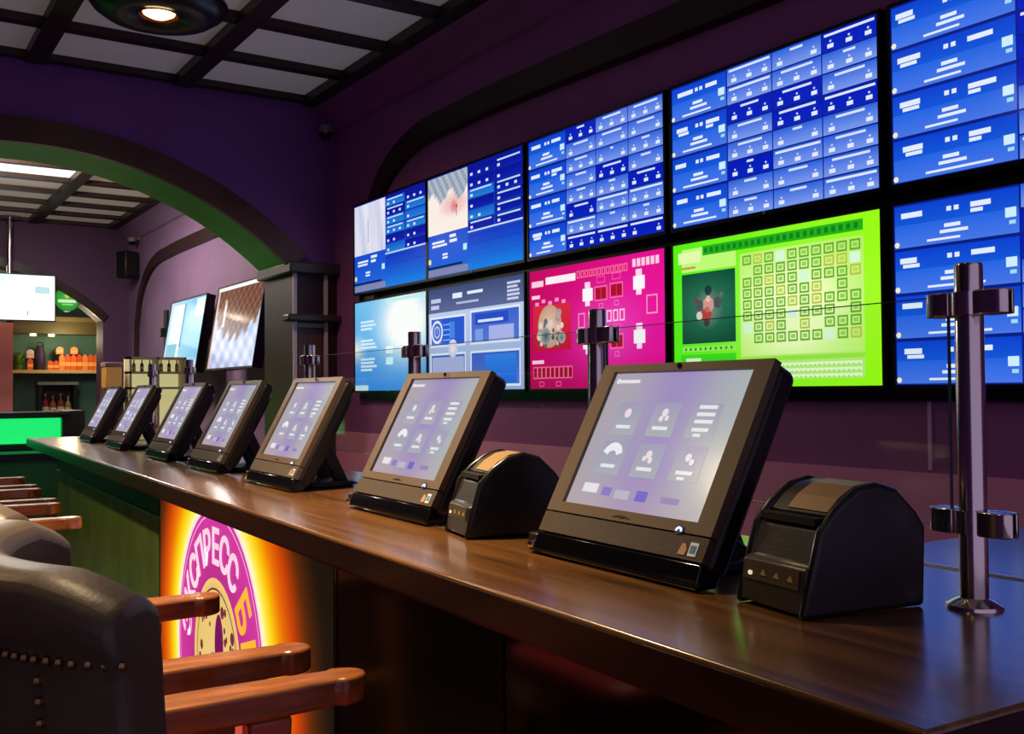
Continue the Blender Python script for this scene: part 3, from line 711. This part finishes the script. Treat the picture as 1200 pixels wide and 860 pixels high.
chars = [(c, 168-15.6*i, LW) for i, c in enumerate('ЭКСПРЕСС')] + [(c, 36-20*i, LY) for i, c in enumerate('БЕТ')]
for ch, deg, m in chars:
    me = glyph(ch, .14 if m is LW else .17); me.materials.append(m); a = math.radians(deg); r = .288 if m is LW else .275
    me.transform(Matrix.Translation((cu+r*math.cos(a), -.0042, cvz+r*math.sin(a))) @ Matrix.Rotation(PI/2-a, 4, 'Y') @ Matrix.Rotation(PI/2, 4, 'X'))
    link('letter', me, sg)
obj('backing', B(-SGW/2, SGW/2, .0008, .001, -SGH/2, SGH/2), BLACK, sg)

# ------------------------------------------------------------------ bar chairs
def make_chair():
    t = thing('bar_chair', '', 'chair', (0, 0, 0), 0, 'bar chairs along the counter')
    NB = 18; path = []
    for k in range(NB+1):
        y = -.225+.45*k/NB; path.append(Vector((-.14-.095*(1-(y/.225)**2)**.8 if abs(y) < .225 else -.14, y)))
    n = len(path); z0, zr = .72, 1.17
    sec = [(.024, z0), (.024, zr-.09), (.026, zr-.05), (.036, zr-.035), (.036, zr-.012), (.02, zr), (-.014, zr), (-.034, zr-.012), (-.034, zr-.06), (-.026, z0)]   # + outward (backwards)
    bm = bmesh.new(); R = []; CEN = Vector((.25, 0))
    def outn(i):
        tt = (path[min(i+1, n-1)]-path[max(i-1, 0)]).normalized(); nn = Vector((tt.y, -tt.x))
        return nn if nn.dot(path[i]-CEN) > 0 else -nn
    for i, p in enumerate(path):
        nn = outn(i); s = min(i, n-1-i); dz = (.022, .007, 0)[min(s, 2)]
        R.append([bm.verts.new((p.x+nn.x*o-(z-z0)*.06, p.y+nn.y*o, z - (dz if z > z0 else 0))) for o, z in sec])
    for A, Cc in zip(R, R[1:]):
        for k in range(len(sec)): bm.faces.new((A[k], A[(k+1) % len(sec)], Cc[(k+1) % len(sec)], Cc[k]))
    bm.faces.new(R[0]); bm.faces.new(R[-1][::-1])
    obj('backrest', bm, LEATHER, t, smooth=True, bevel=.01, segs=3)
    # nail heads under the roll and down both front edges
    nb = bmesh.new(); L = [0]
    def nail(p, nn):
        q = Vector((p[0], p[1], p[2]))
        bmesh.ops.create_uvsphere(nb, u_segments=6, v_segments=4, radius=.0042, matrix=Matrix.Translation(q))
    zn = zr-.062
    for i in range(n-1):
        for f in (0, .34, .67):
            p = path[i].lerp(path[i+1], f); nn = outn(i).lerp(outn(i+1), f)
            nail((p.x+nn.x*.0275-(zn-z0)*.06, p.y+nn.y*.0275, zn), nn)
    for i in (2, n-3):
        p = path[i]; nn = outn(i)
        for k in range(22):
            z = zn-.016-k*.0155; nail((p.x+nn.x*.026-(z-z0)*.06, p.y+nn.y*.026, z), None)
    tag(obj('nail_heads', nb, BRASS, t, smooth=True), kind='stuff')
    obj('seat', prism(bmesh.new(), rrect(.42, .42, .06, cx=.0), 'z', .715, .775), mat('burgundy_leather', (120, 16, 24), .4, noise=.15, nscale=10), t, bevel=.02, segs=3)
    obj('seat_frame', prism(bmesh.new(), rrect(.42, .42, .05, cx=.0), 'z', .66, .715), ARMWOOD, t, bevel=.005)
    for sx in (-1, 1):
        for sy in (-1, 1):
            bm = bmesh.new(); xb, yb = .02+sx*.18, sy*.155; xt, yt = .02+sx*.16, sy*.15
            v = [bm.verts.new((x+dx, y+dy, z)) for (x, y, z, w) in ((xb+sx*.03, yb+sy*.02, 0, .017), (xt, yt, .66, .024)) for dx, dy in ((-w, -w), (w, -w), (w, w), (-w, w))]
            bm.faces.new(v[:4]); bm.faces.new(v[4:][::-1])
            for k in range(4): bm.faces.new((v[k], v[(k+1) % 4], v[4+(k+1) % 4], v[4+k]))
            obj('leg', bm, ARMWOOD, t, bevel=.003)
    for sx in (-1, 1): obj('stretcher', B(.02+sx*.195-.012, .02+sx*.195+.012, -.16, .16, .24, .27), ARMWOOD, t)
    for sy in (-1, 1): obj('stretcher', B(-.16, .2, sy*.165-.012, sy*.165+.012, .3, .325), ARMWOOD, t)
    for sy in (-1, 1):
        # arm rest: gently swelling plank with rounded end
        pts = []
        for k in range(9):
            x = -.17+.335*k/8; pts.append((x, -.024-.008*math.sin(PI*min(1, k/8))*1))
        end = [(.165+.046*math.cos(a), .031*math.sin(a)) for a in [math.radians(-80+20*q) for q in range(9)]]
        outl = pts + end + [(x, -y) for x, y in pts[::-1]]
        ar = obj('arm_rest', prism(bmesh.new(), outl, 'z', .905, .94), ARMWOOD, t, loc=(0, sy*.222, 0), bevel=.008, segs=3)
        obj('arm_support', prism(bmesh.new(), [(.05, .905), (.105, .905), (.095, .66), (.05, .66)], 'y', sy*.212-.016, sy*.212+.016), ARMWOOD, t, bevel=.005)
    return t
ch = make_chair()
spots = [(.35, .99, -1.0, 'nearest bar chair with rounded leather back and nail heads, bottom left corner'),
         (.35, 1.60, -1, 'bar chair with wooden arms before the glowing round sign, next to the nearest chair'),
         (.38, 3.42, -2, 'third bar chair along the counter, behind the two foreground chairs'),
         (.41, 4.03, -2, 'fourth bar chair along the counter, in the dark near the green bar'),
         (.44, 4.66, -2, 'farthest bar chair near the far counter end')]
for i, (x, y, a, lb) in enumerate(spots):
    if i == 0: ch.location = (x, y, 0); ch.rotation_euler = (0, 0, math.radians(a)); ch['label'] = lb
    else: copy_thing(ch, (x, y, 0), math.radians(a), lb)

# ------------------------------------------------------------------ ceiling lamps
def make_lamp(energy):
    t = thing('ceiling_lamp', '', 'ceiling lamp', (0, 0, 0), 0, 'dish ceiling lamps')
    SH = mat('lamp_dish', (30, 22, 28), .3)
    obj('dish', lathe(bmesh.new(), [(.09, .02), (.12, 0), (.2, -.015), (.28, -.005), (.33, .03), (.35, .06), (.345, .07), (.30, .05), (.2, .03), (.1, .05)], 40), SH, t, smooth=True)
    obj('rim', lathe(bmesh.new(), [(.335, .055), (.352, .06), (.352, .072), (.335, .072)], 40), SH, t, smooth=True)
    obj('bulb_ring', lathe(bmesh.new(), [(.082, .012), (.1, .0), (.106, .012), (.09, .03)], 32), mat('amber_ring', (120, 60, 20), .3, metal=.6), t, smooth=True)
    obj('bulb', lathe(bmesh.new(), [(0, -.008), (.05, -.004), (.08, .012), (.08, .03), (0, .03)], 24), mat('bulb_glow', (255, 214, 140), .4, emit=9), t, smooth=True)
    obj('stem', lathe(bmesh.new(), [(0, .05), (.03, .05), (.03, .10), (0, .10)], 12), SH, t)
    return t
lamp = make_lamp(0)
LP = [(1.36, 5.40), (-.90, 3.80), (.36, 2.05), (-.90, .6)]  # last lamp is unseen, added as fill for the nearest terminal
for i, (x, y) in enumerate(LP):
    if i == 0: lamp.location = (x, y, ZC-.075); lamp['label'] = 'dark dish ceiling lamp with one glowing bulb at the top left'
    else: copy_thing(lamp, (x, y, ZC-.075), 0, ('', 'dish ceiling lamp over the customer side, beyond the left picture edge', 'dish ceiling lamp above the two nearest bar chairs', 'unseen dish ceiling lamp added as front fill for the nearest terminal')[i])
    light('lamp_light', 'SPOT', (x, y, ZC-.10), (150, 150, 800, 12)[i], WARM, .08, (0, 0, 0), math.radians((150, 150, 76, 140)[i]))
# second room lamp
l2 = thing('downlight', 'small round glowing downlight in the second room ceiling', 'ceiling lamp', (1.02, 9.3, ZC-.05))
obj('ring', lathe(bmesh.new(), [(.09, .0), (.12, .0), (.12, .06), (.09, .06)], 24), CHROME, l2, smooth=True)
obj('bulb', lathe(bmesh.new(), [(0, -.01), (.06, 0), (.09, .02), (0, .04)], 20), mat('bulb_glow', (255, 214, 140)), l2, smooth=True)
light('second_room_light', 'POINT', (1.0, 9.3, ZC-.25), 95, (1, .86, .74), .15)
light('second_room_panel_light', 'AREA', (1.41, 10.25, ZC-.03), 70, (1, .96, .9), .7)

# dome cameras
for (x, y, z, lb) in ((2.86, YA-.07, H+1.86, 'small dome camera in the corner above the televisions'), (2.86, 12.6, H+1.83, 'small pale dome camera on the second room cove')):
    t = thing('security_camera', lb, 'camera', (x, y, z))
    obj('mount', lathe(bmesh.new(), [(0, .05), (.05, .05), (.055, .02), (.05, .0), (0, .0)], 20), mat('cam_grey', (120, 110, 112), .4), t, smooth=True)
    obj('dome', lathe(bmesh.new(), [(.042, 0), (.04, -.02), (.026, -.038), (0, -.045)], 20), GLOSSBLK, t, smooth=True)
    obj('bracket', B(-.01, .10, -.01, .01, .03, .06), mat('cam_grey', (120, 110, 112)), t)

# ------------------------------------------------------------------ second room
def d_r1():
    d = Disp(1.2, .72)
    d.grid(12, 10, lambda u, v: mix((200, 236, 246), (120, 196, 232), u) if v > .15 else (206, 230, 246))
    d.rect(.08, .1, .42, .95, (244, 250, 252), 1); d.rect(.42, .35, .46, .95, (90, 150, 196), 1); d.rect(.05, .1, .35, .4, (140, 206, 226), 2); d.disc(.3, .6, .1, (250, 252, 252), 2, n=12); d.rect(.75, .75, .98, .98, (240, 252, 252), 1)
    return d
def d_r2():
    d = Disp(1.2, .72)
    def f(u, v):
        if v > .97: return (250, 246, 240)
        if u < .04: return (230, 190, 180)
        e = .62-.28*math.sin(u*PI)+.05*math.sin(u*40)
        if v > e: return mix((90, 44, 30), (150, 110, 90), .5+.5*math.sin(u*57)*math.sin(v*43))
        return mix((226, 232, 250), (150, 166, 216), .5+.5*math.sin(u*31+v*9)*math.cos(v*23))
    d.grid(34, 24, f); d.rect(.2, .5, .25, .78, (240, 230, 226), 1); d.disc(.225, .8, .04, (226, 190, 170), 2, n=9)
    d.rect(0, .955, 1, 1, (252, 250, 246), 2)
    return d
make_tv('tilted_television', d_r2(), 'tilted wall television showing a brown and white match in the second room', (2.72, 8.33, H+.57), 1.2, .72, tilt=-.16, depth=.08)
make_tv('tilted_television', d_r1(), 'tilted wall television with white and cyan picture, farther one in the second room', (2.72, 9.90, H+.56), 1.2, .72, tilt=-.16, depth=.08)
for y in (8.33, 9.90):
    t = thing('tv_bracket', 'dark wall bracket behind the %s tilted television' % ('nearer' if y < 9 else 'farther'), 'bracket', (XW, y, H+.57))
    obj('plate', B(-.02, -.007, -.15, .15, -.15, .15), BLACK, t); obj('arm', B(-.13, -.02, -.04, .04, -.04, .04), BLACK, t)
sp = thing('corner_speaker', 'black loudspeaker hung in the far corner of the second room', 'speaker', (2.80, 12.62, H+1.56), .6)
obj('cabinet', prism(bmesh.new(), [(-.11, -.09), (.11, -.09), (.07, .10), (-.07, .10)], 'z', -.17, .15), BLACK, sp, bevel=.015)
obj('grille', B(-.095, .095, -.096, -.09, -.15, .13), mat('speaker_cloth', (26, 24, 28), .9, bump=.6, bscale=400), sp)
ws = thing('wall_sconce', 'slim dark wall sconce left of the cyan television', 'sconce', (XW-.01, 11.35, H+.72))
obj('plate', B(-.03, 0, -.05, .05, -.22, .2), BLACK, ws, bevel=.006); obj('cup', B(-.08, -.03, -.035, .035, -.1, .0), BLACK, ws, bevel=.006)

# hanging television with its pole
def d_h():
    d = Disp(1.05, .52)
    d.grid(16, 8, lambda u, v: mix((250, 252, 250), (190, 214, 224), max(0, (v-.6)*1.6)+.2*math.sin(u*26)*max(0, v-.5)))
    d.rect(.0, .8, .5, .98, (210, 230, 238), 1); d.rect(.72, .1, .735, .2, (140, 150, 150), 1); d.rect(.8, .6, .95, .75, (170, 200, 206), 1)
    return d
ht = make_tv('hanging_television', d_h(), 'white screen television hanging from the ceiling in front of the far arch', (1.50, 12.75, H+1.12), 1.05, .52, rz=0, depth=.07, sm=screen_mat('hang_screen', 1.4))
obj('pole', tube(bmesh.new(), [(.06, .1, .0), (.06, .1, ZC-H-1.12)], .03, 12), CHROME, ht, smooth=True)
obj('ceiling_plate', B(-.03, .15, .01, .19, ZC-H-1.14, ZC-H-1.12), CHROME, ht)
obj('neck', B(.0, .12, .05, .12, -.08, .08), BLACK, ht)
# green round sign
gs = thing('round_sign', 'green round beer sign hanging in the far arch opening', 'sign', (2.24, YF+.05, H+1.16))
dd = Disp(.3, .3); dd.disc(.5, .5, .48, (70, 190, 70), 1, (30, 140, 40), n=28); dd.disc(.5, .64, .1, (190, 206, 90), 2, n=8); dd.rect(.16, .36, .84, .48, (210, 240, 190), 2); dd.rect(.3, .26, .72, .31, (150, 220, 130), 2)
link('lit_face', dd.mesh('lit_face', SCREEN), gs, (0, -.031, 0))
obj('case', lathe(bmesh.new(), [(0, 0), (.15, 0), (.15, .06), (0, .06)], 28), mat('sign_green', (20, 90, 30), .4), gs, rot=(PI/2, 0, 0), loc=(0, .03, 0), smooth=True)
obj('hanger', tube(bmesh.new(), [(0, .0, .14), (0, .0, .22)], .008, 6), BLACK, gs)

# green lit bar in the second room
br = thing('green_bar', 'bar with a bright green lit band in front of the far arch', 'bar counter', (0, 10.2, 0))
obj('bar_top', B(-2.6, 1.75, -.08, .5, H-.20, H-.16), BLACK, br, bevel=.008)
obj('body', B(-2.6, 1.68, .05, .45, 0, H-.2), mat('bar_dark_green', (10, 44, 26), .3), br)
obj('light_band', B(-2.6, 1.68, .03, .05, H-.45, H-.22), mat('green_band', (26, 232, 110), .3, emit=1.0), br)
obj('ledge', B(-2.6, 1.68, -.02, .05, H-.50, H-.455), mat('bar_dark_green', (10, 44, 26)), br)
obj('light_line', B(-2.6, 1.68, .02, .05, H-.545, H-.52), mat('green_line', (20, 120, 60), .3, emit=.7), br)
obj('lower_panel', B(-2.6, 1.68, .035, .05, .1, H-.62), mat('bar_lower', (20, 84, 44), .25), br)
obj('end_post', B(1.68, 1.88, -.06, .5, 0, H-.15), BLACK, br, bevel=.01)

# lit bottle shelf
bs = thing('bottle_shelf', 'small lit cream shelf cabinet with bottles behind the far terminals', 'shelf', (2.1, 9.35, 0))
obj('back_panel', B(0, .5, .2, .22, .9, H+.32), mat('cream_lit', (226, 220, 160), .5, emit=.55), bs)
for z in (.9, H+.04, H+.18, H+.31): obj('shelf_board', B(0, .5, .0, .2, z, z+.02), mat('cream_board', (200, 190, 150), .5), bs)
for x in (0, .24, .48): obj('side_board', B(x, x+.02, 0, .2, .0 if x != .24 else .9, H+.33), mat('cream_board', (200, 190, 150)), bs)
def bottle(x, y, z, h, c, lb, cap=(180, 160, 90)):
    t = thing('bottle', lb, 'bottle', (x, y, z), 0, 'bar bottles')
    r = h*.15
    obj('body', lathe(bmesh.new(), [(0, 0), (r, 0), (r, h*.55), (r*.8, h*.66), (r*.36, h*.74), (r*.34, h*.92), (0, h*.92)], 14), mat('bottle_%d_%d_%d' % c, c, .12), t, smooth=True)
    obj('cap', lathe(bmesh.new(), [(r*.4, h*.9), (r*.4, h), (0, h)], 12), mat('cap_%d' % cap[0], cap, .3, metal=.5), t)
    obj('label_band', lathe(bmesh.new(), [(r*1.02, h*.15), (r*1.02, h*.42)], 14), mat('paper', (210, 200, 170), .6), t, smooth=True)
bc = [((120, 150, 40), 'green'), ((70, 40, 20), 'brown'), ((200, 190, 150), 'pale'), ((150, 110, 40), 'amber'), ((60, 90, 50), 'dark green'), ((170, 160, 120), 'straw coloured')]
for i, (c, n_) in enumerate(bc):
    bottle(2.16+i*.07+(.03 if i > 2 else 0), 9.45, H+.201, .105, c, '%s bottle on the lit shelf, number %s from the left' % (n_, ('one', 'two', 'three', 'four', 'five', 'six')[i]))
am = thing('drink_dispenser', 'amber drink dispenser left of the lit bottle shelf', 'dispenser', (1.99, 9.45, 0))
obj('stand', B(-.09, .07, -.05, .15, 0, H+.05), mat('disp_wood', (90, 56, 40), .5), am)
obj('tank', B(-.08, .06, -.04, .14, H+.05, H+.24), mat('amber', (190, 136, 60), .15, emit=.25), am, bevel=.01)
obj('lid', B(-.085, .065, -.045, .145, H+.24, H+.28), mat('disp_lid', (150, 120, 120), .4), am, bevel=.006)

# ------------------------------------------------------------------ back bar beyond the far arch
bb = thing('back_bar_shelf', 'pale wooden bar shelf board under the orange packs', 'shelf', (0, 15.0, 0))
obj('board', B(1.86, 3.2, -.05, .28, H+.29, H+.335), mat('pale_board', (206, 186, 120), .5), bb)
obj('soffit', B(1.86, 3.2, -.05, .28, H+.83, H+1.0), mat('olive_board', (90, 80, 40), .5), bb)
obj('cornice', B(1.80, 3.24, -.1, .28, H+1.0, H+1.06), mat('olive_board2', (120, 106, 60), .5), bb)
for x in (2.12, 2.35, 2.98): obj('spot', lathe(bmesh.new(), [(0, 0), (.04, 0), (.04, .03), (0, .03)], 12), mat('spot_glow', (255, 226, 170), .4, emit=4), bb, loc=(x, .05, H+.80))
light('back_bar_light', 'POINT', (2.5, 14.6, H+.75), 14, (1, .8, .5), .1)
light('back_bar_room_light', 'POINT', (1.0, 14.4, H+1.6), 30, (1, .8, .6), .1)
struct('trim_6', B(1.55, 1.83, 14.7, 15.28, 0, H+.95), mat('pink_pilaster', (214, 130, 120), .55))
def pack(x, z, w, h, c, lb, gable=True):
    t = thing('drink_pack', lb, 'pack', (x, 15.08, z), 0, 'packs on the bar shelf')
    m = mat('pack_%d_%d_%d' % c, c, .45)
    obj('carton', B(-w/2, w/2, -w/2, w/2, 0, h*.8), m, t)
    obj('gable', prism(bmesh.new(), [(-w/2, h*.8), (w/2, h*.8), (w*.08, h), (-w*.08, h)], 'x', -w/2, w/2) if not gable else prism(bmesh.new(), [(-w/2, h*.8), (w/2, h*.8), (w*.1, h), (-w*.1, h)], 'y', -w/2, w/2), m, t)
    obj('print_band', B(-w/2-.001, w/2+.001, -w/2-.002, -w/2, h*.25, h*.5), mat('pack_print', (246, 180, 90), .5), t)
OR = [(236, 104, 30), (226, 80, 24), (244, 140, 50), (232, 92, 36)]
names = ['first', 'second', 'third', 'fourth', 'fifth', 'sixth', 'seventh', 'eighth', 'ninth']
for i in range(9): pack(2.335+i*.075, H+.336, .07, .22 if i > 1 else .13, OR[i % 4], 'orange drink pack standing on the bar shelf, %s from the left' % names[i])
for i, x in enumerate((2.455, 2.64)): pack(x, H+.557, .09, .10, (246, 150, 90), 'small orange pack on top of the %s group' % ('left' if i == 0 else 'right'))
pack(3.02, H+.336, .08, .24, (250, 214, 120), 'yellow pack at the right end of the bar shelf')
pack(2.085, H+.336, .07, .16, (224, 90, 40), 'red orange pack left of the dark bag'); pack(2.085, H+.497, .09, .12, (206, 206, 216), 'white box on top of the red orange pack')
bg = thing('dark_bag', 'dark purple rounded bag above the orange packs', 'bag', (2.22, 15.14, H+.336))
obj('bag_body', lathe(bmesh.new(), [(0, 0), (.05, 0), (.07, .08), (.07, .2), (.05, .3), (.03, .34), (0, .34)], 16), mat('bag_purple', (60, 44, 70), .6), bg, smooth=True)
obj('handle', tube(bmesh.new(), [(-.04, 0, .32), (-.03, 0, .38), (.03, 0, .38), (.04, 0, .32)], .008, 6), BLACK, bg)
pt = thing('potted_plant', 'small leafy green plant at the left end of the bar shelf', 'plant', (1.94, 15.08, H+.336))
obj('pot', lathe(bmesh.new(), [(0, 0), (.035, 0), (.05, .07), (0, .07)], 14), mat('pot_green', (80, 110, 40), .5), pt, smooth=True)
lf = mat('leaf', (96, 150, 40), .5)
for k in range(14):
    a = k*2.4; h = .08+.012*k; r = .03+.02*((k*7) % 3)
    bm = bmesh.new(); q = [bm.verts.new(p) for p in ((0, 0, .06), (r*math.cos(a-.4), r*math.sin(a-.4), h), (1.5*r*math.cos(a), 1.5*r*math.sin(a), h+.04), (r*math.cos(a+.4), r*math.sin(a+.4), h), (.8*r*math.cos(a), .8*r*math.sin(a), h-.012))]
    bm.faces.new((q[0], q[1], q[4])); bm.faces.new((q[0], q[4], q[3])); bm.faces.new((q[1], q[2], q[4])); bm.faces.new((q[4], q[2], q[3]))
    obj('leaf', bm, lf, pt)
cm = thing('coffee_machine', 'black machine niche on the green wall under the orange packs', 'machine', (2.42, 14.95, 0))
obj('cabinet', B(-.24, .24, 0, .3, .0, H-.30), BLACK, cm); obj('back', B(-.24, .24, .25, .3, H-.3, H+.14), BLACK, cm)
obj('hood', B(-.26, .26, -.02, .3, H+.13, H+.17), mat('hood_grey', (110, 116, 110), .4), cm)
for sx in (-1, 1): obj('side', B(sx*.22-.02, sx*.22+.02, 0, .25, H-.3, H+.13), BLACK, cm)
for i, (dx, c) in enumerate(((-.145, (120, 40, 40)), (-.05, (150, 80, 70)), (.05, (110, 60, 30)), (.145, (140, 120, 60)))):
    bottle(2.42+dx, 15.05, H-.299, .31 - .03*(i % 2), c, 'reddish bottle inside the black niche, %s from the left' % names[i])
